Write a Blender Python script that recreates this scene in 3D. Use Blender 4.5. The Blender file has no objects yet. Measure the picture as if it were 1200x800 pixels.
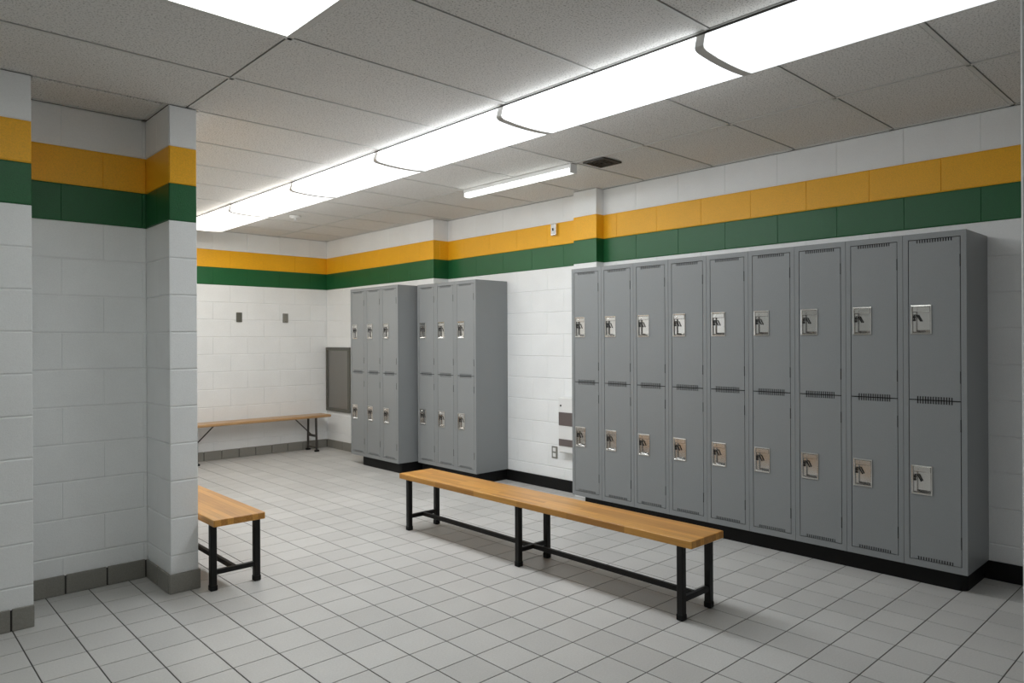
import bpy, math, random
from mathutils import Matrix, Vector
random.seed(7)
U = 0.2                       # metres per floor tile / block course; all lengths below are in these units
C = bpy.context.scene.collection
S = bpy.context.scene

# ------------------------------------------------------------------ camera
TH = math.radians(43.0505)
ROLL = 0.0050
cam_d = bpy.data.cameras.new('camera')
cam = bpy.data.objects.new('camera', cam_d); C.objects.link(cam)
right = Vector((math.cos(TH), -math.sin(TH), 0)); fwd = Vector((math.sin(TH), math.cos(TH), 0)); up = Vector((0, 0, 1))
rc = right * math.cos(ROLL) - up * math.sin(ROLL)
uc = up * math.cos(ROLL) + right * math.sin(ROLL)
m = Matrix((rc, uc, -fwd)).transposed().to_4x4()
CAM = Vector((-6.807, -14.705, 6.735))
m.translation = CAM * U
cam.matrix_world = m
cam_d.sensor_width = 36.0
cam_d.lens = 834.65 / 1200 * 36.0
cam_d.shift_y = -1.37 / 1200
cam_d.clip_start = 0.02
S.camera = cam
# ------------------------------------------------------------------ world, exposure
w = bpy.data.worlds.new('world'); S.world = w; w.use_nodes = True
w.node_tree.nodes['Background'].inputs[0].default_value = (0.6, 0.7, 0.8, 1)
w.node_tree.nodes['Background'].inputs[1].default_value = 0.0
S.view_settings.view_transform = 'Standard'
S.view_settings.look = 'None'
S.view_settings.gamma = 1.0
S.view_settings.use_curve_mapping = False
S.view_settings.exposure = 0.0
S.cycles.use_denoising = True
S.cycles.max_bounces = 10
S.cycles.diffuse_bounces = 6
S.cycles.sample_clamp_indirect = 6.0
S.cycles.sample_clamp_direct = 1.8
# radiance and tube colour of the wraparound lenses, nearest first
LAMP_ROW = [(1.15, (0.93, 0.98, 1.0, 1)), (5.2, (0.91, 0.96, 1.0, 1)), (12.5, (0.905, 0.955, 1.0, 1)), (13.0, (0.93, 0.965, 1.0, 1)), (10.0, (0.99, 0.985, 0.96, 1)), (8.0, (1.0, 0.97, 0.91, 1))]
LAMP_TROFFER = 4.6
LAMP_STRIP = 5.0
LAMP_COL = (0.94, 1.0, 0.965, 1)

# ------------------------------------------------------------------ materials
def newmat(name):
    mt = bpy.data.materials.new(name); mt.use_nodes = True
    nt = mt.node_tree
    return mt, nt, nt.nodes['Principled BSDF']
def node(nt, t, **kw):
    n = nt.nodes.new(t)
    for k, v in kw.items(): setattr(n, k, v)
    return n
def pos_node(nt, scale=1.0):
    g = node(nt, 'ShaderNodeNewGeometry')
    v = node(nt, 'ShaderNodeVectorMath', operation='SCALE'); v.inputs['Scale'].default_value = scale
    nt.links.new(g.outputs['Position'], v.inputs[0])
    return v.outputs[0]
def simple(name, col, rough=0.5, metal=0.0, spec=0.5):
    mt, nt, b = newmat(name)
    n = node(nt, 'ShaderNodeTexNoise'); n.inputs['Scale'].default_value = 9.0; n.inputs['Detail'].default_value = 3
    nt.links.new(pos_node(nt), n.inputs['Vector'])
    r = node(nt, 'ShaderNodeMapRange'); r.inputs['To Min'].default_value = rough * 0.85; r.inputs['To Max'].default_value = min(1, rough * 1.15)
    nt.links.new(n.outputs['Fac'], r.inputs['Value']); nt.links.new(r.outputs[0], b.inputs['Roughness'])
    b.inputs['Base Color'].default_value = (*col, 1); b.inputs['Metallic'].default_value = metal
    b.inputs['Specular IOR Level'].default_value = spec
    return mt
def block_paint(name, col, rough=0.42, bump=0.35, pit=0.10):
    """thick paint over pitted concrete block"""
    mt, nt, b = newmat(name)
    p = pos_node(nt)
    n1 = node(nt, 'ShaderNodeTexNoise'); n1.inputs['Scale'].default_value = 170; n1.inputs['Detail'].default_value = 4; n1.inputs['Roughness'].default_value = 0.6
    nt.links.new(p, n1.inputs['Vector'])
    n2 = node(nt, 'ShaderNodeTexNoise'); n2.inputs['Scale'].default_value = 4; n2.inputs['Detail'].default_value = 3
    nt.links.new(p, n2.inputs['Vector'])
    mx = node(nt, 'ShaderNodeMix', data_type='RGBA'); mx.inputs[6].default_value = (*[c * (1 - pit) for c in col], 1); mx.inputs[7].default_value = (*[min(1, c * (1 + pit * 0.5)) for c in col], 1)
    rr = node(nt, 'ShaderNodeMapRange'); rr.inputs['From Min'].default_value = 0.35; rr.inputs['From Max'].default_value = 0.6
    nt.links.new(n1.outputs['Fac'], rr.inputs['Value']); nt.links.new(rr.outputs[0], mx.inputs[0])
    mx2 = node(nt, 'ShaderNodeMix', data_type='RGBA', blend_type='MULTIPLY'); mx2.inputs[0].default_value = 1.0
    r2 = node(nt, 'ShaderNodeMapRange'); r2.inputs['From Min'].default_value = 0.3; r2.inputs['From Max'].default_value = 0.7; r2.inputs['To Min'].default_value = 0.95; r2.inputs['To Max'].default_value = 1.0
    nt.links.new(n2.outputs['Fac'], r2.inputs['Value'])
    nt.links.new(mx.outputs[2], mx2.inputs[6]); nt.links.new(r2.outputs[0], mx2.inputs[7])
    nt.links.new(mx2.outputs[2], b.inputs['Base Color'])
    bp = node(nt, 'ShaderNodeBump'); bp.inputs['Strength'].default_value = bump; bp.inputs['Distance'].default_value = 0.003
    nt.links.new(n1.outputs['Fac'], bp.inputs['Height']); nt.links.new(bp.outputs[0], b.inputs['Normal'])
    b.inputs['Roughness'].default_value = rough; b.inputs['Specular IOR Level'].default_value = 0.4
    return mt
M = {}
M['white'] = block_paint('white_block_paint', (0.86, 0.87, 0.87), 0.42, 0.22, 0.03)
M['yellow'] = block_paint('yellow_block_paint', (0.92, 0.455, 0.012), 0.40)
M['green'] = block_paint('green_block_paint', (0.012, 0.115, 0.034), 0.36)
M['black'] = simple('black_rubber_base', (0.004, 0.004, 0.004), 0.55, spec=0.25)
M['grout'] = simple('dark_grout', (0.075, 0.070, 0.064), 0.95, spec=0.1)
M['chrome'] = simple('stainless_steel', (0.68, 0.67, 0.65), 0.19, 1.0)
M['brushed'] = simple('brushed_grey_metal', (0.30, 0.29, 0.27), 0.42, 0.9)
M['plate'] = simple('dull_grey_plate', (0.13, 0.13, 0.11), 0.5, 0.3)
M['plate2'] = simple('light_grey_plate', (0.24, 0.235, 0.21), 0.5, 0.3)
M['dark'] = simple('black_latch_metal', (0.012, 0.011, 0.010), 0.4)
M['shade_hinge'] = simple('slot_shade_and_hinge_black', (0.012, 0.012, 0.012), 0.8)  # near-black for painted shade behind the door slots, and for the dark hinges
M['steel_black'] = simple('black_painted_steel', (0.006, 0.0055, 0.005), 0.5, spec=0.3)
M['rubber'] = simple('black_rubber_foot', (0.006, 0.006, 0.006), 0.7, spec=0.25)
M['white_metal'] = simple('white_enamel', (0.78, 0.78, 0.77), 0.35)
M['mauve'] = simple('mauve_grey_plastic', (0.13, 0.105, 0.10), 0.3)
M['cap'] = simple('grey_lamp_end_cap', (0.6, 0.59, 0.57), 0.5)
M['reveal_shade'] = simple('lamp_reveal_shade', (0.07, 0.065, 0.06), 0.7, spec=0.2)  # dark colour stands in for the shadow gap between ceiling and lens
M['dimmed'] = simple('dim_grey_for_unlit_area', (0.45, 0.455, 0.46), 0.6)  # grey stands in for an unlit area: less bounce, darker reflections
M['tbar'] = simple('ceiling_grid_enamel', (0.66, 0.65, 0.625), 0.5)
M['plenum'] = simple('unlit_void_shade', (0.03, 0.028, 0.026), 0.9)  # near-black colour stands in for unlit space above tiles and inside the vent
M['vent'] = simple('dark_vent_metal', (0.035, 0.032, 0.028), 0.5)
M['leg_grey'] = simple('dull_brown_black_steel', (0.035, 0.03, 0.026), 0.45)
M['jamb'] = simple('pale_painted_jamb', (0.78, 0.80, 0.81), 0.5)

def locker_mat():
    mt, nt, b = newmat('grey_locker_enamel')
    p = pos_node(nt)
    n1 = node(nt, 'ShaderNodeTexNoise'); n1.inputs['Scale'].default_value = 330; n1.inputs['Detail'].default_value = 2
    nt.links.new(p, n1.inputs['Vector'])
    mx = node(nt, 'ShaderNodeMix', data_type='RGBA'); mx.inputs[6].default_value = (0.215, 0.226, 0.230, 1); mx.inputs[7].default_value = (0.268, 0.280, 0.284, 1)
    nt.links.new(n1.outputs['Fac'], mx.inputs[0]); nt.links.new(mx.outputs[2], b.inputs['Base Color'])
    bp = node(nt, 'ShaderNodeBump'); bp.inputs['Strength'].default_value = 0.12; bp.inputs['Distance'].default_value = 0.001
    nt.links.new(n1.outputs['Fac'], bp.inputs['Height']); nt.links.new(bp.outputs[0], b.inputs['Normal'])
    b.inputs['Roughness'].default_value = 0.36; b.inputs['Metallic'].default_value = 0.0
    return mt
M['locker'] = locker_mat()

def tile_mat(name, ca, cb, cell=True, rough=0.42):
    mt, nt, b = newmat(name)
    p = pos_node(nt, 1.0 / U)
    n1 = node(nt, 'ShaderNodeTexNoise'); n1.inputs['Scale'].default_value = 26; n1.inputs['Detail'].default_value = 4; n1.inputs['Roughness'].default_value = 0.7
    nt.links.new(p, n1.inputs['Vector'])
    n2 = node(nt, 'ShaderNodeTexNoise'); n2.inputs['Scale'].default_value = 0.35; n2.inputs['Detail'].default_value = 5
    nt.links.new(p, n2.inputs['Vector'])
    fl = node(nt, 'ShaderNodeVectorMath', operation='FLOOR'); nt.links.new(p, fl.inputs[0])
    sep = node(nt, 'ShaderNodeSeparateXYZ'); nt.links.new(fl.outputs[0], sep.inputs[0])
    cmb = node(nt, 'ShaderNodeCombineXYZ'); nt.links.new(sep.outputs[0], cmb.inputs[0]); nt.links.new(sep.outputs[1], cmb.inputs[1])
    wn = node(nt, 'ShaderNodeTexWhiteNoise', noise_dimensions='3D'); nt.links.new(cmb.outputs[0], wn.inputs['Vector'])
    mx = node(nt, 'ShaderNodeMix', data_type='RGBA'); mx.inputs[6].default_value = (*ca, 1); mx.inputs[7].default_value = (*cb, 1)
    rr = node(nt, 'ShaderNodeMapRange'); rr.inputs['From Min'].default_value = 0.3; rr.inputs['From Max'].default_value = 0.7
    nt.links.new(n1.outputs['Fac'], rr.inputs['Value']); nt.links.new(rr.outputs[0], mx.inputs[0])
    r2 = node(nt, 'ShaderNodeMapRange'); r2.inputs['To Min'].default_value = 0.93; r2.inputs['To Max'].default_value = 1.05
    nt.links.new(wn.outputs['Value'], r2.inputs['Value'])
    r3 = node(nt, 'ShaderNodeMapRange'); r3.inputs['From Min'].default_value = 0.3; r3.inputs['From Max'].default_value = 0.7; r3.inputs['To Min'].default_value = 0.93; r3.inputs['To Max'].default_value = 1.03
    nt.links.new(n2.outputs['Fac'], r3.inputs['Value'])
    ml = node(nt, 'ShaderNodeMath', operation='MULTIPLY'); nt.links.new(r2.outputs[0], ml.inputs[0]); nt.links.new(r3.outputs[0], ml.inputs[1])
    m2 = node(nt, 'ShaderNodeMix', data_type='RGBA', blend_type='MULTIPLY'); m2.inputs[0].default_value = 1
    nt.links.new(mx.outputs[2], m2.inputs[6]); nt.links.new(ml.outputs[0], m2.inputs[7]); nt.links.new(m2.outputs[2], b.inputs['Base Color'])
    bp = node(nt, 'ShaderNodeBump'); bp.inputs['Strength'].default_value = 0.15; bp.inputs['Distance'].default_value = 0.002
    nt.links.new(n1.outputs['Fac'], bp.inputs['Height']); nt.links.new(bp.outputs[0], b.inputs['Normal'])
    b.inputs['Roughness'].default_value = rough
    return mt
M['tile'] = tile_mat('pale_grey_floor_tile', (0.48, 0.47, 0.45), (0.57, 0.56, 0.54))
M['cove'] = tile_mat('taupe_grey_base_tile', (0.22, 0.21, 0.185), (0.28, 0.27, 0.24))

def acoustic():
    mt, nt, b = newmat('acoustic_ceiling_tile')
    p = pos_node(nt)
    v = node(nt, 'ShaderNodeTexNoise'); v.inputs['Scale'].default_value = 130; v.inputs['Detail'].default_value = 3; v.inputs['Roughness'].default_value = 0.7
    nt.links.new(p, v.inputs['Vector'])
    rr = node(nt, 'ShaderNodeMapRange'); rr.inputs['From Min'].default_value = 0.34; rr.inputs['From Max'].default_value = 0.47
    nt.links.new(v.outputs['Fac'], rr.inputs['Value'])
    mx = node(nt, 'ShaderNodeMix', data_type='RGBA'); mx.inputs[6].default_value = (0.30, 0.29, 0.27, 1); mx.inputs[7].default_value = (0.77, 0.755, 0.73, 1)
    nt.links.new(rr.outputs[0], mx.inputs[0]); nt.links.new(mx.outputs[2], b.inputs['Base Color'])
    bp = node(nt, 'ShaderNodeBump'); bp.inputs['Strength'].default_value = 0.5; bp.inputs['Distance'].default_value = 0.003
    nt.links.new(v.outputs['Fac'], bp.inputs['Height']); nt.links.new(bp.outputs[0], b.inputs['Normal'])
    b.inputs['Roughness'].default_value = 0.9
    return mt
M['acoustic'] = acoustic()

def wood(name, c1, c2, stave=0.043, length=0.55):
    """glued-up hardwood staves running along the object's Y"""
    mt, nt, b = newmat(name)
    tc = node(nt, 'ShaderNodeTexCoord'); sp = node(nt, 'ShaderNodeSeparateXYZ'); nt.links.new(tc.outputs['Object'], sp.inputs[0])
    cb = node(nt, 'ShaderNodeCombineXYZ'); nt.links.new(sp.outputs[1], cb.inputs[0]); nt.links.new(sp.outputs[0], cb.inputs[1])
    br = node(nt, 'ShaderNodeTexBrick'); br.offset = 0.37; br.offset_frequency = 2
    br.inputs['Scale'].default_value = 1.0; br.inputs['Mortar Size'].default_value = 0.0006; br.inputs['Brick Width'].default_value = length; br.inputs['Row Height'].default_value = stave
    br.inputs['Color1'].default_value = (0, 0, 0, 1); br.inputs['Color2'].default_value = (1, 1, 1, 1); br.inputs['Mortar'].default_value = (0.0, 0.0, 0.0, 1)
    nt.links.new(cb.outputs[0], br.inputs['Vector'])
    mp = node(nt, 'ShaderNodeMapping'); mp.inputs['Scale'].default_value = (60, 2.2, 60)
    nt.links.new(tc.outputs['Object'], mp.inputs['Vector'])
    n1 = node(nt, 'ShaderNodeTexNoise'); n1.inputs['Scale'].default_value = 1.6; n1.inputs['Detail'].default_value = 5
    nt.links.new(mp.outputs[0], n1.inputs['Vector'])
    ad = node(nt, 'ShaderNodeMath', operation='MULTIPLY_ADD'); ad.inputs[1].default_value = 0.42
    ml = node(nt, 'ShaderNodeMath', operation='MULTIPLY'); ml.inputs[1].default_value = 0.75
    bw = node(nt, 'ShaderNodeRGBToBW'); nt.links.new(br.outputs['Color'], bw.inputs[0])
    nt.links.new(n1.outputs['Fac'], ml.inputs[0]); nt.links.new(bw.outputs[0], ad.inputs[0]); nt.links.new(ml.outputs[0], ad.inputs[2])
    mx = node(nt, 'ShaderNodeMix', data_type='RGBA'); mx.inputs[6].default_value = (*c1, 1); mx.inputs[7].default_value = (*c2, 1)
    nt.links.new(ad.outputs[0], mx.inputs[0]); nt.links.new(mx.outputs[2], b.inputs['Base Color'])
    b.inputs['Roughness'].default_value = 0.33
    return mt
M['wood'] = wood('honey_butcher_block', (0.27, 0.095, 0.012), (0.74, 0.375, 0.078), 0.034, 0.40)
M['plank'] = wood('tan_bench_plank', (0.36, 0.20, 0.085), (0.52, 0.32, 0.15), 0.6, 3.0)

def emit(name, strength, col=LAMP_COL):
    mt, nt, b = newmat(name)
    b.inputs['Base Color'].default_value = (0.8, 0.8, 0.8, 1)
    b.inputs['Emission Color'].default_value = col
    b.inputs['Emission Strength'].default_value = strength
    return mt
LENS = [emit('lit_acrylic_lens', a, c) for a, c in LAMP_ROW]
M['troffer'] = emit('lit_troffer_lens', LAMP_TROFFER)
M['strip'] = emit('lit_strip_diffuser', LAMP_STRIP)

# ------------------------------------------------------------------ mesh helpers (inputs in units)
class MB:
    def __init__(s): s.v, s.f, s.mi = [], [], []
    def add(s, vs, fs, mi=0):
        n = len(s.v); s.v += [tuple(v) for v in vs]; s.f += [tuple(i + n for i in f) for f in fs]; s.mi += [mi] * len(fs)
    def box(s, x0, x1, y0, y1, z0, z1, mi=0):
        s.add([(x0,y0,z0),(x1,y0,z0),(x1,y1,z0),(x0,y1,z0),(x0,y0,z1),(x1,y0,z1),(x1,y1,z1),(x0,y1,z1)],
              [(0,3,2,1),(4,5,6,7),(0,1,5,4),(1,2,6,5),(2,3,7,6),(3,0,4,7)], mi)
    def cbox(s, x0, x1, y0, y1, z0, z1, c=0.01, mi=0):
        """box with all twelve edges chamfered"""
        X, Y, Z = (x0, x1), (y0, y1), (z0, z1); vs = []; idx = {}
        for a in (0, 1):
            for b in (0, 1):
                for d in (0, 1):
                    sx, sy, sz = (1, -1)[a], (1, -1)[b], (1, -1)[d]
                    for k in range(3):
                        p = [X[a] + sx * c, Y[b] + sy * c, Z[d] + sz * c]
                        p[k] = (X[a], Y[b], Z[d])[k]
                        idx[(a, b, d, k)] = len(vs); vs.append(p)
        fs = []
        for k in range(3):
            o = [i for i in range(3) if i != k]
            for e in (0, 1):
                q = []
                for (i, j) in ((0,0),(1,0),(1,1),(0,1)):
                    t = [0, 0, 0]; t[k] = e; t[o[0]] = i; t[o[1]] = j; q.append(idx[(*t, k)])
                if (e == 1) == (k == 1): q.reverse()
                fs.append(q)
        for k in range(3):                      # edge along axis k
            o = [i for i in range(3) if i != k]
            for i in (0, 1):
                for j in (0, 1):
                    t0 = [0,0,0]; t0[o[0]] = i; t0[o[1]] = j; t1 = list(t0); t1[k] = 1
                    q = [idx[(*t0, o[0])], idx[(*t1, o[0])], idx[(*t1, o[1])], idx[(*t0, o[1])]]
                    fs.append(q)
        for a in (0, 1):
            for b in (0, 1):
                for d in (0, 1): fs.append([idx[(a,b,d,k)] for k in range(3)])
        s.add(vs, fs, mi)
    def tube(s, p, q, r, n=10, mi=0):
        p, q = Vector(p), Vector(q); d = (q - p).normalized()
        a = d.orthogonal().normalized(); b = d.cross(a); vs = []
        for c in (p, q):
            for i in range(n):
                t = 2 * math.pi * i / n; vs.append(c + a * (r * math.cos(t)) + b * (r * math.sin(t)))
        fs = [(i, (i+1) % n, n + (i+1) % n, n + i) for i in range(n)] + [tuple(range(n-1, -1, -1)), tuple(range(n, 2*n))]
        s.add(vs, fs, mi)
    def lathe(s, c, prof, n=20, mi=0):
        vs = []
        for (r, z) in prof:
            for i in range(n):
                t = 2 * math.pi * i / n; vs.append((c[0] + r * math.cos(t), c[1] + r * math.sin(t), c[2] + z))
        k = len(prof)
        fs = [(j*n+i, j*n+(i+1) % n, (j+1)*n+(i+1) % n, (j+1)*n+i) for j in range(k-1) for i in range(n)]
        fs += [tuple(range(n-1, -1, -1)), tuple(range((k-1)*n, k*n))]
        s.add(vs, fs, mi)
    def bar(s, p, q, w, h, mi=0):
        """square bar from p to q, w wide and h high"""
        p, q = Vector(p), Vector(q); d = (q - p).normalized()
        z = Vector((0, 0, 1))
        if abs(d.z) > 0.95: z = Vector((1, 0, 0))
        a = d.cross(z).normalized() * (w / 2); b = a.cross(d).normalized() * (h / 2)
        vs = [c + i * a + j * b for c in (p, q) for (i, j) in ((-1,-1),(1,-1),(1,1),(-1,1))]
        s.add(vs, [(0,1,2,3),(7,6,5,4),(0,4,5,1),(1,5,6,2),(2,6,7,3),(3,7,4,0)], mi)
    def mesh(s, name, mats):
        me = bpy.data.meshes.new(name)
        me.from_pydata([(x*U, y*U, z*U) for x, y, z in s.v], [], s.f)
        for mt in mats if isinstance(mats, (list, tuple)) else [mats]: me.materials.append(mt)
        if any(s.mi): me.polygons.foreach_set('material_index', s.mi)
        import bmesh
        bm = bmesh.new(); bm.from_mesh(me); bmesh.ops.recalc_face_normals(bm, faces=bm.faces); bm.to_mesh(me); bm.free()
        me.update()
        return me
def link(name, me, parent=None, loc=(0, 0, 0)):
    o = bpy.data.objects.new(name, me); C.objects.link(o)
    o.location = Vector(loc) * U
    if parent: o.parent = parent
    return o
def obj(name, mb, mats, parent=None, loc=(0, 0, 0), smooth=False):
    me = mb.mesh(name, mats)
    if smooth: me.polygons.foreach_set('use_smooth', [True] * len(me.polygons))
    return link(name, me, parent, loc)
def tag(o, label, cat, group=None, kind=None):
    o['label'] = label; o['category'] = cat
    if group: o['group'] = group
    if kind: o['kind'] = kind
    return o
def thing(name, label, cat, loc, group=None):
    return tag(link(name, None, None, loc), label, cat, group)
def copy_tree(o, loc=None, parent=None):
    c = o.copy(); C.objects.link(c); c.parent = parent
    if loc is not None: c.location = Vector(loc) * U
    for ch in list(o.children): copy_tree(ch, None, c)
    return c

# ------------------------------------------------------------------ room shell
W = 16.565; ZC = 13.1; YB = 26.6; XF = 15.6; YS = 15.25; XL = 0.22; XP = -0.50; YP = 5.46; YA = 7.45; XN = -3.58
def in_view(x, y):
    d = Vector((x, y, 0)) - Vector((CAM.x, CAM.y, 0))
    r = d.dot(right); f = d.dot(fwd)
    if f < 1: return None
    u = 600 + 834.65 * r / f; v = 400 + 834.65 * CAM.z / f
    return u, v, f
# ---- floor
fl = MB(); fl.box(-14, W + 1, -18, YB + 1, -0.3, -0.010)
floor = tag(obj('floor', fl, M['grout']), 'pale grey square tiled floor with dark grout lines', 'floor', None, 'structure')
GX, GY = 0.013, 0.012
def tile_into(mb, ox, oy):
    c = 0.006
    a = [(GX, GY), (1-GX, GY), (1-GX, 1-GY), (GX, 1-GY)]; b = [(GX+c, GY+c), (1-GX-c, GY+c), (1-GX-c, 1-GY-c), (GX+c, 1-GY-c)]
    vs = [(ox+x, oy+y, -0.03) for x, y in a] + [(ox+x, oy+y, -c*0.5) for x, y in a] + [(ox+x, oy+y, 0) for x, y in b]
    fs = [(8,9,10,11)]
    for i in range(4):
        j = (i+1) % 4; fs += [(i, j, 4+j, 4+i), (4+i, 4+j, 8+j, 8+i)]
    mb.add(vs, fs)
cells = []
for i in range(-14, 17):
    for j in range(-18, 27):
        cx, cy = i + .5, j + .5
        if cx < XP + .5 and cy > YA + .5: continue
        if cx < XN - 1 and cy > YP + .9: continue
        p = in_view(cx, cy); vis = 0
        if p and -15 < p[0] < 1215 and p[1] < 815:
            vis = 1.0 / p[2] ** 3
            if cy > YP and cx > 0 and p[0] < 235: vis = 0
            if cx > 15 and -9.5 < cy < 4.2: vis = 0
        cells.append((vis, i, j))
cells.sort(reverse=True)
tm = MB(); tile_into(tm, -.5, -.5); tile_me = tm.mesh('tile', M['tile'])
rest = MB()
for n, (vis, i, j) in enumerate(cells):
    if n < 299 and vis > 0: link('tile', tile_me, floor, (i + .5, j + .5, 0))
    else: tile_into(rest, i, j)
o = obj('distant_tiles', rest, M['tile'], floor); o['kind'] = 'stuff'

# ---- walls of painted block: a slab with striped bands, and every block its own piece
BANDS = [(0, 10, 0), (10, 11, 2), (11, 12, 1), (12, ZC - 0.01, 0)]
WM = [M['white'], M['yellow'], M['green']]
def band(z): return 'green' if 10 <= z < 11 else 'yellow' if 11 <= z < 12 else 'white'
def slab(name, x0, x1, y0, y1, label):
    mb = MB()
    for z0, z1, k in BANDS: mb.box(x0, x1, y0, y1, z0, z1, k)
    return tag(obj(name, mb, WM), label, 'wall', None, 'structure')
block_cache = {}
T = 0.026                                        # how far a block face stands proud of its mortar bed
def block(parent, face, at, u0, u1, z0, z1, mat):
    """face 'x': looks to -X at X=at, u runs along Y; face 'y': looks to -Y at Y=at, u along X"""
    bw, bh = round(u1 - u0, 3), round(z1 - z0, 3)
    key = (face, bw, bh, mat)
    if key not in block_cache:
        gv, gh, c, ch = 0.0, 0.007, 0.009, 0.026
        hw, hh = bw / 2, bh / 2
        A = [(-hw+gv, -hh+gh), (hw-gv, -hh+gh), (hw-gv, hh-gh), (-hw+gv, hh-gh)]
        B = [(-hw+gv+c, -hh+gh+ch), (hw-gv-c, -hh+gh+ch), (hw-gv-c, hh-gh-ch), (-hw+gv+c, hh-gh-ch)]
        P = [(u, z, T) for u, z in A] + [(u, z, 0.014) for u, z in A] + [(u, z, 0) for u, z in B]
        vs = [(n, u, z) if face == 'x' else (u, n, z) for u, z, n in P]
        fs = [(8,9,10,11)]
        for i in range(4):
            j = (i+1) % 4; fs += [(i, j, 4+j, 4+i), (4+i, 4+j, 8+j, 8+i)]
        mb = MB(); mb.add(vs, fs); block_cache[key] = mb.mesh('block', M[mat])
    u, z = (u0 + u1) / 2, (z0 + z1) / 2
    return link('block', block_cache[key], parent, (at, u, z) if face == 'x' else (u, at, z))
def lay(parent, face, at, u0, u1, off, where=lambda k, a, b: True):
    """running bond: odd courses break joint at off + 2n, even courses one unit further"""
    for k in range(13):
        z1 = k + 1 if k < 12 else ZC - 0.012
        o_ = off if k % 2 else off + 1
        a = o_ + 2 * math.floor((u0 - o_) / 2); 
        while a < u1 - 1e-6:
            b = a + 2; s, e = max(a, u0), min(b, u1)
            if e - s > 0.02 and where(k, s, e): block(parent, face, at, s, e, k, z1, band(k + .5))
            a = b
wr = slab('wall_right', W + T, W + 1, -18, YS, 'long white block wall with yellow and green stripes behind the lockers')
lay(wr, 'x', W, -13.3, YS, -0.07, lambda k, a, b: k >= 9 or b > 4.4 and a < 10.9 or a < -8.8)
wf = slab('wall_far_right', XF + T, W + 1, YS + T, YB + 1, 'white striped block wall stepping forward behind the far three lockers')
lay(wf, 'x', XF, YS, YB, 0.48, lambda k, a, b: k >= 9 or b > 19.5)
lay(wf, 'y', YS, XF, W + T, 0.0, lambda k, a, b: k >= 9)
wb = slab('wall_back', XL - 0.5, W + 1, YB + T, YB + 1, 'white block end wall with yellow and green stripes behind the folding bench')
lay(wb, 'y', YB, 5.4, XF, 1.45)
wl = slab('wall_left', XP + T, XL, YP + T, YB + 0.2, 'white block partition ending in a narrow pier beside the short visible bench')
lay(wl, 'y', YP, XP, XL, 0.25)
lay(wl, 'x', XP, YP, YA, YP)
wa = slab('wall_alcove', XN - 0.5, XP + 0.1, YA + T, YA + 1, 'white block wall set back between the two piers')
lay(wa, 'y', YA, XN - 0.4, XP, -1.6)
wn = slab('wall_near_left', -14, XN, YP + T, YA + 1, 'white block pier with stripes at the edge of the alcove')
lay(wn, 'y', YP, -9.58, XN, -3.58)
wp = slab('wall_pilaster', 16.1 + T, W + .1, 4.62, 5.9, 'narrow striped block pilaster standing out behind the long locker row')
for k in range(13): block(wp, 'x', 16.1, 4.62, 5.9, k, k + 1 if k < 12 else ZC - .012, band(k + .5))
XJ = 3.0; YJ = -12.733
o = MB(); o.box(XJ + .13, W + .1, YJ - 1.0, YJ - .02, 0, ZC - .012); tag(obj('wall_front', o, M['dimmed']), 'grey wall on the viewer\'s side, beginning at the pale jamb', 'wall', None, 'structure')
jb = MB(); jb.cbox(XJ, XJ + .14, YJ - 1.05, YJ, 0, ZC - .012, 0.02)
tag(obj('trim_4', jb, M['jamb']), 'pale painted jamb on the near wall end', 'trim', None, 'structure')
o = MB(); o.box(-14.5, W + 1, -19, -18, 0, ZC - .012); tag(obj('wall_behind', o, M['dimmed']), 'plain wall behind the viewer, greyed to stand in for dimness', 'wall', None, 'structure')
o = MB(); o.box(-15, -14, -18, YP + .3, 0, ZC - .012); tag(obj('wall_side', o, M['white']), 'plain white wall closing the near area', 'wall', None, 'structure')

# ---- tiled skirting (each tile its own piece) and black rubber base
HB = 0.52; TB = 0.06
def cove(parent, face, at, u0, u1, off):
    a = off + math.floor(u0 - off)
    while a < u1 - 1e-6:
        s, e = max(a, u0), min(a + 1, u1)
        if e - s > 0.05:
            mb = MB(); g = 0.02
            if face == 'x': mb.cbox(at - TB, at, s + g, e - g, 0.004, HB, 0.012)
            else: mb.cbox(s + g, e - g, at - TB, at, 0.004, HB, 0.012)
            obj('base_tile', mb, M['cove'], parent)
        a += 1
def base(name, bed, label):
    mb = MB(); mb.box(*bed, 0, HB - .03)
    return tag(obj(name, mb, M['grout']), label, 'baseboard', None, 'structure')
b = base('baseboard_back', (5.4, XF - .03, YB - .02, YB), 'taupe tile skirting along the end wall under the folding bench')
cove(b, 'y', YB, 5.4, XF - TB, 0.9)
b = base('baseboard_far_right', (XF - .02, XF, 20.3, YB), 'taupe tile skirting between the far lockers and the end wall corner')
cove(b, 'x', XF, 20.3, YB - TB, 0.6)
b = base('baseboard_left', (XP - .0, XL, YP - .02, YP), 'taupe tile skirting round the foot of the narrow pier')
cove(b, 'y', YP, XP - TB, XL + TB, XP - TB)
mb = MB(); mb.box(XP - .02, XP, YP, YA, 0, HB - .03); o = obj('side_bed', mb, M['grout'], b)
cove(b, 'x', XP, YP, YA - TB, 6.4)
b = base('baseboard_alcove', (XN - .4, XP, YA - .02, YA), 'taupe tile skirting along the set back alcove wall')
cove(b, 'y', YA, XN - .4, XP - TB, 0.45)
b = base('baseboard_near_left', (-9.6, XN, YP - .02, YP), 'taupe tile skirting at the foot of the striped near pier')
cove(b, 'y', YP, -9.6, XN + .03, -0.03)
mb = MB(); mb.cbox(W - .06, W, 4.6, 10.75, 0.0, HB, 0.02); mb.cbox(W - .06, W, -13.4, -8.9, 0.0, HB, 0.02)
tag(obj('baseboard_right', mb, M['black']), 'black rubber base along the foot of the long striped wall', 'baseboard', None, 'structure')
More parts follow.
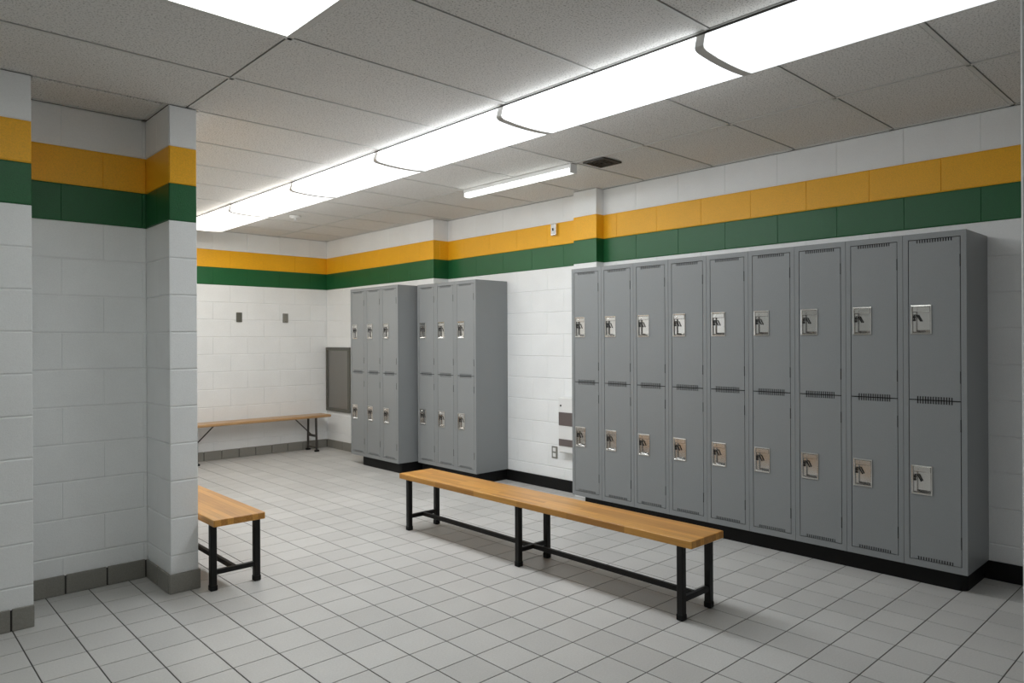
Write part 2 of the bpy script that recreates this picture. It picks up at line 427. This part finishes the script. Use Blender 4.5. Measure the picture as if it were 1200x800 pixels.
def plinth(name, x0, x1, y0, y1, label, r=0.22):
    mb = MB(); n = 6; pts = []
    for i in range(n + 1):
        t = math.pi / 2 * i / n; pts.append((x0 + r - r * math.sin(t), y0 + r - r * math.cos(t)))
    pts = [(x1, y0)] + pts + [(x0, y1), (x1, y1)]; k = len(pts)
    mb.add([(x, y, 0) for x, y in pts] + [(x, y, HB - .004) for x, y in pts],
           [tuple(range(k)), tuple(range(k, 2*k))] + [(i, (i+1) % k, k + (i+1) % k, k + i) for i in range(k)])
    return tag(obj(name, mb, M['black']), label, 'plinth', None, 'structure')
plinth('trim_1', 14.84, W - .06, -9.12, 4.2, 'black plinth under the long row of nine lockers')
plinth('trim_2', 14.80, W - .01, 10.72, YS - .01, 'black plinth under the three lockers beside the bare wall stretch')
plinth('trim_3', 13.74, XF - .01, 15.6, 19.2, 'black plinth under the farthest three lockers', 0.1)

# ---- suspended ceiling
ce = MB(); ce.box(-14.5, W + 1, -18.5, YB + 1, ZC + .16, ZC + .5)
ceiling = tag(obj('ceiling', ce, M['plenum']), 'suspended ceiling of pale grey acoustic tiles in a thin grid', 'ceiling', None, 'structure')
ys = [-0.58 + 3.09 * k for k in range(-6, 10)]; ys = [y for y in ys if -18 < y < YB - .4]
ys = [-18.0] + ys + [YB]
cols = [(-14, -12.37), (-12.37, -6.17), (-6.17, 0.03), (0.03, 6.2), (6.2, 12.36), (12.36, W)]
ctile = {}
def ceil_tile(x0, x1, y0, y1):
    g = 0.057
    key = (round(x1 - x0, 3), round(y1 - y0, 3))
    if key not in ctile:
        mb = MB(); hx, hy = key[0] / 2 - g, key[1] / 2 - g
        mb.cbox(-hx, hx, -hy, hy, 0.0, 0.12, 0.02); ctile[key] = mb.mesh('ceiling_tile', M['acoustic'])
    link('ceiling_tile', ctile[key], ceiling, ((x0 + x1) / 2, (y0 + y1) / 2, ZC + 0.012))
B = 0.05
TROF = (-6.17, 0.03, -3.67, -0.58)
for (x0, x1) in cols:
    for y0, y1 in zip(ys[:-1], ys[1:]):
        if x1 < 0.1 and y0 > YP - .6 + .3: 
            if x0 > -6.2 and x0 < -6.1 and y0 < YA: ceil_tile(XN, XP, y0, YA)
            continue
        if abs(x0 - TROF[0]) < .01 and abs(y0 - TROF[2]) < .1: continue
        ceil_tile(x0, x1, y0, y1)
def grid_bar(x0, x1, y0, y1):
    mb = MB(); mb.box(x0, x1, y0, y1, ZC - 0.006, ZC + 0.012); mb.box((x0+x1)/2-.01 if x1-x0 < y1-y0 else x0, (x0+x1)/2+.01 if x1-x0 < y1-y0 else x1, (y0+y1)/2-.01 if x1-x0 > y1-y0 else y0, (y0+y1)/2+.01 if x1-x0 > y1-y0 else y1, ZC + .012, ZC + .14)
    obj('grid_bar', mb, M['tbar'], ceiling)
for x in (-12.37, -6.17, 0.03): grid_bar(x - B, x + B, -18, ys[8] + .0 if x < -1 else 5.4)
for x in (6.2, 12.36): grid_bar(x - B, x + B, -18, YB)
for y in ys[1:-1]:
    grid_bar(-14 if y < 5.5 else XL, W, y - B, y + B)
grid_bar(W - .11, W, YJ, YS); grid_bar(XF - .11, XF, YS, YB); grid_bar(XL, XF, YB - .11, YB); grid_bar(XL, XL + .11, YP, YB)
grid_bar(XN, XP, YA - .11, YA); grid_bar(XP - .11, XP, YP, YA)

# ------------------------------------------------------------------ ceiling lights
XC = 7.12; HWL = 1.04
PROF = [(-.965, .35), (-1.0, .25), (-1.04, .10), (-1.02, .05), (-.94, .015), (-.80, 0.0), (-.45, -.025), (0, -.035), (.45, -.025), (.80, 0.0), (.94, .015), (1.02, .05), (1.04, .10), (1.0, .25), (.965, .35)]
def prism_y(mb, prof, cx, y0, y1, z, cap=False):
    n = len(prof)
    vs = [(cx + x, y0, z + h_) for x, h_ in prof] + [(cx + x, y1, z + h_) for x, h_ in prof]
    fs = [(i, i+1, n+i+1, n+i) for i in range(n-1)]
    if cap: fs += [tuple(range(n)), tuple(range(2*n-1, n-1, -1)), (n-1, 0, n, 2*n-1)]
    mb.add(vs, fs)
LY = 6.172
root = thing('ceiling_light', '', 'ceiling light', (XC, -6.62 - LY, ZC), 'row of wraparound ceiling lights')
mb = MB(); prism_y(mb, PROF, 0, .06, LY - .06, -.415); obj('lens', mb, LENS[0], root, smooth=True)
mb = MB(); mb.box(-.95, .95, 0, LY, -.07, -.007); obj('housing', mb, M['reveal_shade'], root)  # housing sides carry the painted gap shadow
big = [(x * 1.02, z * 1.02 - .010) for x, z in PROF]
for y0, y1 in ((.0, .10), (LY - .10, LY - .0)):
    mb = MB(); prism_y(mb, big, 0, y0, y1, -.417, True); obj('end_cap', mb, M['cap'], root)
names = ['wraparound ceiling light nearest the viewer, running out at the top edge of the picture',
         'second wraparound ceiling light of the row, after the one cut by the top edge',
         'third wraparound ceiling light of the row, level with the small tube lamp',
         'fourth wraparound ceiling light of the row, before the two farthest',
         'fifth wraparound ceiling light of the row, last but one from the end wall',
         'last wraparound ceiling light of the row, next to the end wall']
for k in range(6):
    r_ = root if k == 0 else copy_tree(root, (XC, -6.62 + LY * (k - 1), ZC))
    r_['label'] = names[k]
    for ch in r_.children:
        if ch.name.startswith('lens'): ch.material_slots[0].link = 'OBJECT'; ch.material_slots[0].material = LENS[k]
t = thing('ceiling_troffer', 'flat recessed ceiling light panel standing apart from the row, cut by the top edge', 'ceiling light', (-3.07, -2.125, ZC))
mb = MB(); mb.box(-3.0, 3.0, -1.46, 1.46, 0.0, 0.03); obj('lens', mb, M['troffer'], t)
mb = MB()
for a in ((-3.06, 3.06, -1.52, -1.46), (-3.06, 3.06, 1.46, 1.52), (-3.06, -3.0, -1.46, 1.46), (3.0, 3.06, -1.46, 1.46)): mb.box(*a, -.005, .05)
mb.box(-3.06, 3.06, -1.52, 1.52, .05, .1)
obj('frame', mb, M['tbar'], t)

t = thing('strip_light', 'slim single tube ceiling lamp beside the dark square vent', 'ceiling light', (12.42, 5.6, ZC))
mb = MB(); mb.cbox(-.165, .165, -2.98, 2.98, -.17, -.008, .01); obj('housing', mb, M['white_metal'], t)
mb = MB(); prism_y(mb, [(-.165, .155), (-.17, .06), (-.13, .01), (-.05, -.005), (.05, -.005), (.13, .01), (.17, .06), (.165, .155)], 0, -2.98, 2.98, -.325, False); obj('diffuser', mb, M['strip'], t, smooth=True)
for a, b_ in ((-3.04, -2.98), (2.98, 3.04)):
    mb = MB(); mb.cbox(-.18, .18, a, b_, -.335, -.008, .012); obj('end_cap', mb, M['white_metal'], t)

t = thing('ceiling_vent', 'small dark square air vent in the ceiling near the tube lamp', 'vent', (12.96, 1.68, ZC))
mb = MB(); mb.box(-.48, .48, -.46, .46, -.012, -.004); obj('duct_shade', mb, M['plenum'], t)  # flat dark plate in place of the shade inside the vent
def ring(a, b_, w_, z0, z1):
    q = MB()
    q.box(-a, a, -b_, -b_ + w_, z0, z1); q.box(-a, a, b_ - w_, b_, z0, z1); q.box(-a, -a + w_, -b_ + w_, b_ - w_, z0, z1); q.box(a - w_, a, -b_ + w_, b_ - w_, z0, z1)
    return q
obj('frame', ring(.5, .48, .07, -.06, -.004), M['vent'], t)
for a in (.36, .24, .12): obj('louvre', ring(a, a * .96, .035, -.055, -.014), M['vent'], t)

t = thing('smoke_detector', 'small round white detector on the far ceiling', 'smoke detector', (9.85, 19.2, ZC))
mb = MB(); mb.lathe((0, 0, 0), [(.28, -.008), (.28, -.06), (.24, -.1), (.18, -.13)], 20); obj('base', mb, M['white_metal'], t, smooth=False)
mb = MB(); mb.lathe((0, 0, 0), [(.06, -.13), (.06, -.22), (.09, -.23), (.09, -.25), (.02, -.26)], 12); obj('sensor', mb, M['white_metal'], t)

# ------------------------------------------------------------------ lockers
LW, LH, LD = 1.54, 9.06, 2.0
DZ = (0.195, 4.555); DH = 4.33; DY0, DY1 = 0.155, 1.385; DW = DY1 - DY0
def body_mesh():
    mb = MB(); e = 0.005; t_ = 0.05
    mb.box(.05, LD, e, e + t_, 0, LH); mb.box(.05, LD, LW - e - t_, LW - e, 0, LH)          # sides
    mb.box(.05, LD, e + t_, LW - e - t_, LH - t_, LH); mb.box(.05, LD, e + t_, LW - e - t_, 0, t_)               # top, bottom
    mb.box(LD - .03, LD, e + t_, LW - e - t_, t_, LH - t_)                                               # back
    mb.box(0.14, LD, e + t_, LW - e - t_, 4.515, 4.565)                                  # shelf between the tiers
    g = 0.019                                                                            # front frame
    mb.box(0, .05, e, DY0 - g, 0, LH); mb.box(0, .05, DY1 + g, LW - e, 0, LH)
    mb.box(0, .05, DY0 - g, DY1 + g, 0, DZ[0] - g); mb.box(0, .05, DY0 - g, DY1 + g, DZ[1] + DH + g, LH)
    mb.box(.12, .13, e + t_, LW - e - t_, t_, LH - t_, 1)                                # dark sheet standing in for the shade behind slots and door gaps
    return mb.mesh('body', [M['locker'], M['shade_hinge']])
HY0, HY1 = DW - .04 - .53, DW - .04; HZ0, HZ1 = DH / 2 - .405, DH / 2 + .405           # handle plate on the door
def door_mesh():
    mb = MB(); x0, x1 = 0.002, 0.032; s = .085; n = 14
    i0, i1, j0, j1 = HY0 + .03, HY1 - .03, HZ0 + .03, HZ1 - .03
    mb.box(x0, x1, 0, i0, s, DH - s); mb.box(x0, x1, i1, DW, s, DH - s); mb.box(x0, x1, i0, i1, s, j0); mb.box(x0, x1, i0, i1, j1, DH - s)
    a, b_ = 0.15 * DW, 0.87 * DW; p = (b_ - a) / n
    for z0, z1 in ((0, s), (DH - s, DH)):
        mb.box(x0, x1, 0, a, z0, z1); mb.box(x0, x1, b_, DW, z0, z1)
        for i in range(n):
            mb.box(x0 + .004, x1, a + p * i + p * .5, a + p * (i + 1), z0, z1)
    return mb.mesh('door', M['locker'])
def handle_mesh():
    mb = MB()
    def rect(y0, y1, z0, z1, x): return [(x, y0, z0), (x, y1, z0), (x, y1, z1), (x, y0, z1)]
    loops = [rect(HY0, HY1, HZ0, HZ1, 0.002), rect(HY0 + .008, HY1 - .008, HZ0 + .008, HZ1 - .008, -0.022), rect(HY0 + .036, HY1 - .036, HZ0 + .036, HZ1 - .036, -0.026),
             rect(HY0 + .05, HY1 - .05, HZ0 + .055, HZ1 - .05, -0.008), rect(HY0 + .075, HY1 - .065, HZ0 + .125, HZ1 - .06, 0.085)]
    vs = [v for l in loops for v in l]; fs = []
    for k in range(len(loops) - 1):
        for i in range(4):
            j = (i + 1) % 4; fs.append((4*k+i, 4*k+j, 4*k+4+j, 4*k+4+i))
    q = 4 * (len(loops) - 1); fs.append((q, q+1, q+2, q+3))
    mb.add(vs, fs)
    mb.cbox(-0.012, 0.09, HY0 + .05, HY1 - .05, HZ1 - .19, HZ1 - .05, .012)                # lock bar across the top
    mb.cbox(0.03, 0.09, HY1 - .135, HY1 - .045, HZ0 + .06, HZ1 - .19, .01)                # latch strip down the hinge-free side
    mb.tube((-.012, HY1 - .14, HZ1 - .12), (-.03, HY1 - .14, HZ1 - .12), .04, 12)           # lock plug
    return mb.mesh('handle', M['chrome'])
def latch_mesh():
    mb = MB()
    mb.box(0.02, 0.03, HY1 - .115, HY1 - .055, HZ1 - .36, HZ1 - .30); mb.box(0.02, 0.03, HY1 - .115, HY1 - .055, HZ1 - .44, HZ1 - .385)
    mb.bar((0.018, HY1 - .155, HZ1 - .275), (0.03, HY1 - .245, HZ1 - .45), .032, .03)
    mb.bar((0.02, HY1 - .10, HZ1 - .27), (0.018, HY1 - .175, HZ1 - .285), .028, .024)
    mb.box(0.02, 0.03, HY1 - .10, HY1 - .07, HZ1 - .40, HZ1 - .26)
    return mb.mesh('latch', M['dark'])
def hinge_mesh():
    mb = MB(); mb.tube((0.0, -.006, -.16), (0.0, -.006, .16), .011, 8); return mb.mesh('hinge', M['shade_hinge'])
body_me, door_me, handle_me, latch_me, hinge_me = body_mesh(), door_mesh(), handle_mesh(), latch_mesh(), hinge_mesh()
def locker_proto():
    t = link('locker', None)
    link('body', body_me, t)
    for z in DZ:
        d = link('door', door_me, t, (0, DY0, z))
        link('handle', handle_me, d); link('latch', latch_me, d)
        for hz in (.62, DH - .62): link('hinge', hinge_me, d, (0, 0, hz))
    return t
proto = locker_proto(); used = False
def place(x, y, label, group):
    global used
    t = copy_tree(proto, (x, y, HB)) if used else proto
    used = True
    t.location = Vector((x, y, HB)) * U
    tag(t, label, 'locker', group)
nine = ['locker at the left end of the long row, beside the white wall box',
        'second locker from the left in the long row of nine',
        'third locker from the left in the long row of nine',
        'fourth locker from the left in the long row of nine',
        'middle locker of the long row of nine',
        'fourth locker from the right end of the long row of nine',
        'third locker from the right end of the long row of nine',
        'locker next to the right end one in the long row of nine',
        'locker at the right end of the long row, its bare side showing']
for k in range(9): place(14.55, 4.63 - LW * (k + 1), nine[k], 'grey two-door lockers in the long row')
for k, s in enumerate(['left locker of the middle three, in the corner against the farther lockers',
                       'centre locker of the middle three beside the bare white wall',
                       'right locker of the middle three, its side facing the bare white wall']):
    place(14.55, YS - .01 - LW * (k + 1), s, 'grey two-door lockers in the middle three')
for k, s in enumerate(['left locker of the farthest three, next to the grey wall panel',
                       'centre locker of the farthest three near the end wall',
                       'right locker of the farthest three, side against the middle lockers']):
    place(13.55, 20.15 - LW * (k + 1), s, 'grey two-door lockers in the farthest three')

# ------------------------------------------------------------------ benches
def bench(x, y0, label):
    """butcher-block bench running along Y from y0 (near end), three pairs of square legs"""
    L = 12.15; t = thing('bench', label, 'bench', (x, y0, 0), 'butcher-block locker room benches')
    mb = MB(); mb.cbox(-.71, .71, 0, L, 1.785, 1.97, .013); obj('seat', mb, M['wood'], t)
    ly = (.36, 6.03, 11.68)
    for yy in ly:
        for sx in (-.605, .605):
            mb = MB(); mb.cbox(sx - .085, sx + .085, yy - .085, yy + .085, .02, 1.785, .015); l = obj('leg', mb, M['steel_black'], t)
            mb = MB(); mb.cbox(sx - .097, sx + .097, yy - .097, yy + .097, 0, .16, .02); obj('rubber_foot', mb, M['rubber'], l)
        mb = MB(); mb.cbox(-.52, .52, yy - .06, yy + .06, .42, .55, .01); obj('cross_bar', mb, M['steel_black'], t)
        mb = MB(); mb.box(-.56, .56, yy - .12, yy + .12, 1.76, 1.785); obj('mounting_plate', mb, M['steel_black'], t)
    for a, b_ in zip(ly[:-1], ly[1:]):
        mb = MB(); mb.cbox(-.06, .06, a + .06, b_ - .06, .42, .55, .01); obj('stretcher', mb, M['steel_black'], t)
bench(8.43, -5.32, 'long honey wood bench on black legs standing free in front of the long locker row')
bench(1.03, 4.60, 'honey wood bench on black legs half hidden behind the narrow pier')

t = thing('folding_bench', 'old plank bench with thin folding legs along the end wall', 'bench', (10.6, 25.8, 0))
mb = MB(); mb.cbox(-4.5, 4.5, -.65, .65, 2.06, 2.21, .04); o = obj('seat', mb, M['plank'], t)
for s in (-1, 1):
    xl = s * 3.54
    for yy, f in ((-.5, -.06), (.5, .06)):
        mb = MB(); mb.tube((xl, yy, 2.06), (xl, yy + f, .06), .07, 8); l = obj('leg', mb, M['leg_grey'], t)
        mb = MB(); mb.cbox(xl - .12, xl + .14, yy + f - .09, yy + f + .09, 0, .1, .015); obj('foot', mb, M['rubber'], l)
    mb = MB(); mb.bar((xl, -.5, .95), (xl, .5, .95), .05, .14); obj('cross_bar', mb, M['leg_grey'], t)
    mb = MB(); mb.bar((xl, -.53, .24), (xl, .53, .24), .05, .07); obj('foot_rail', mb, M['leg_grey'], t)
    mb = MB(); mb.tube((xl, 0, .95), (xl - s * 1.15, 0, 2.06), .035, 8); obj('brace', mb, M['leg_grey'], t)

# ------------------------------------------------------------------ small things on the walls
t = thing('metal_panel', 'grey metal framed panel on the wall at the far corner, partly behind lockers', 'panel', (XF, 25.1, 4.35))
mb = MB(); mb.box(-.05, -.0, -1.3, 1.3, -1.9, 1.9); obj('sheet', mb, M['brushed'], t)
mb = MB()
for a in ((-1.45, 1.45, 1.8, 2.0), (-1.45, 1.45, -2.0, -1.8)): mb.cbox(-.12, 0, a[0], a[1], a[2], a[3], .015)
for a in ((1.3, 1.45), (-1.45, -1.22)): mb.cbox(-.12, 0, a[0], a[1], -1.8, 1.8, .015)
obj('frame', mb, M['plate'], t)

for x, lab, mt in ((9.95, 'small dark grey wall plate above the folding bench, farther from the corner', 'plate'), (12.8, 'small lighter grey wall plate above the folding bench, nearer the corner', 'plate2')):
    t = thing('wall_plate', lab, 'wall plate', (x, YB, 8.16), 'wall plates above the folding bench')
    mb = MB(); mb.cbox(-.17, .17, -.07, 0, -.28, .28, .02); obj('plate', mb, M[mt], t)
    mb = MB()
    for z in (-.2, .2): mb.tube((0, -.07, z), (0, -.08, z), .018, 8)
    obj('screw', mb, M['dark'], t)

t = thing('dispenser', 'white metal wall dispenser with two dark panels, half hidden by the long row', 'dispenser', (W, 6.1, 2.9))
mb = MB(); mb.cbox(-.37, 0, -.86, .86, -1.12, 1.32, .04); obj('cabinet', mb, M['white_metal'], t)
mb = MB(); mb.cbox(-.40, -.36, -.6, .8, .08, .66, .01); obj('upper_panel', mb, M['mauve'], t)
mb = MB(); mb.cbox(-.40, -.36, -.6, .8, -.82, -.52, .01); obj('lower_panel', mb, M['mauve'], t)
mb = MB(); mb.tube((-.36, .69, .95), (-.39, .69, .95), .04, 10); obj('lock', mb, M['dark'], t)

t = thing('outlet', 'grey plate with two white sockets low on the wall beside the dispenser', 'outlet', (W, 7.51, 1.675))
mb = MB(); mb.cbox(-.04, 0, -.17, .17, -.27, .27, .01); obj('plate', mb, M['plate2'], t)
for z in (.12, -.12):
    mb = MB(); mb.cbox(-.055, -.035, -.09, .09, z - .085, z + .085, .01); obj('socket', mb, M['white_metal'], t)

t = thing('switch_box', 'small white metal box with a dark switch on the yellow stripe', 'switch', (W, 7.405, 11.7))
mb = MB(); mb.cbox(-.16, 0, -.155, .155, -.265, .265, .02); obj('box', mb, M['chrome'], t)
mb = MB(); mb.cbox(-.175, -.155, -.12, .12, -.22, .22, .01); obj('cover', mb, M['white_metal'], t)
mb = MB(); mb.cbox(-.21, -.17, -.045, .03, -.06, .06, .01); obj('toggle', mb, M['dark'], t)
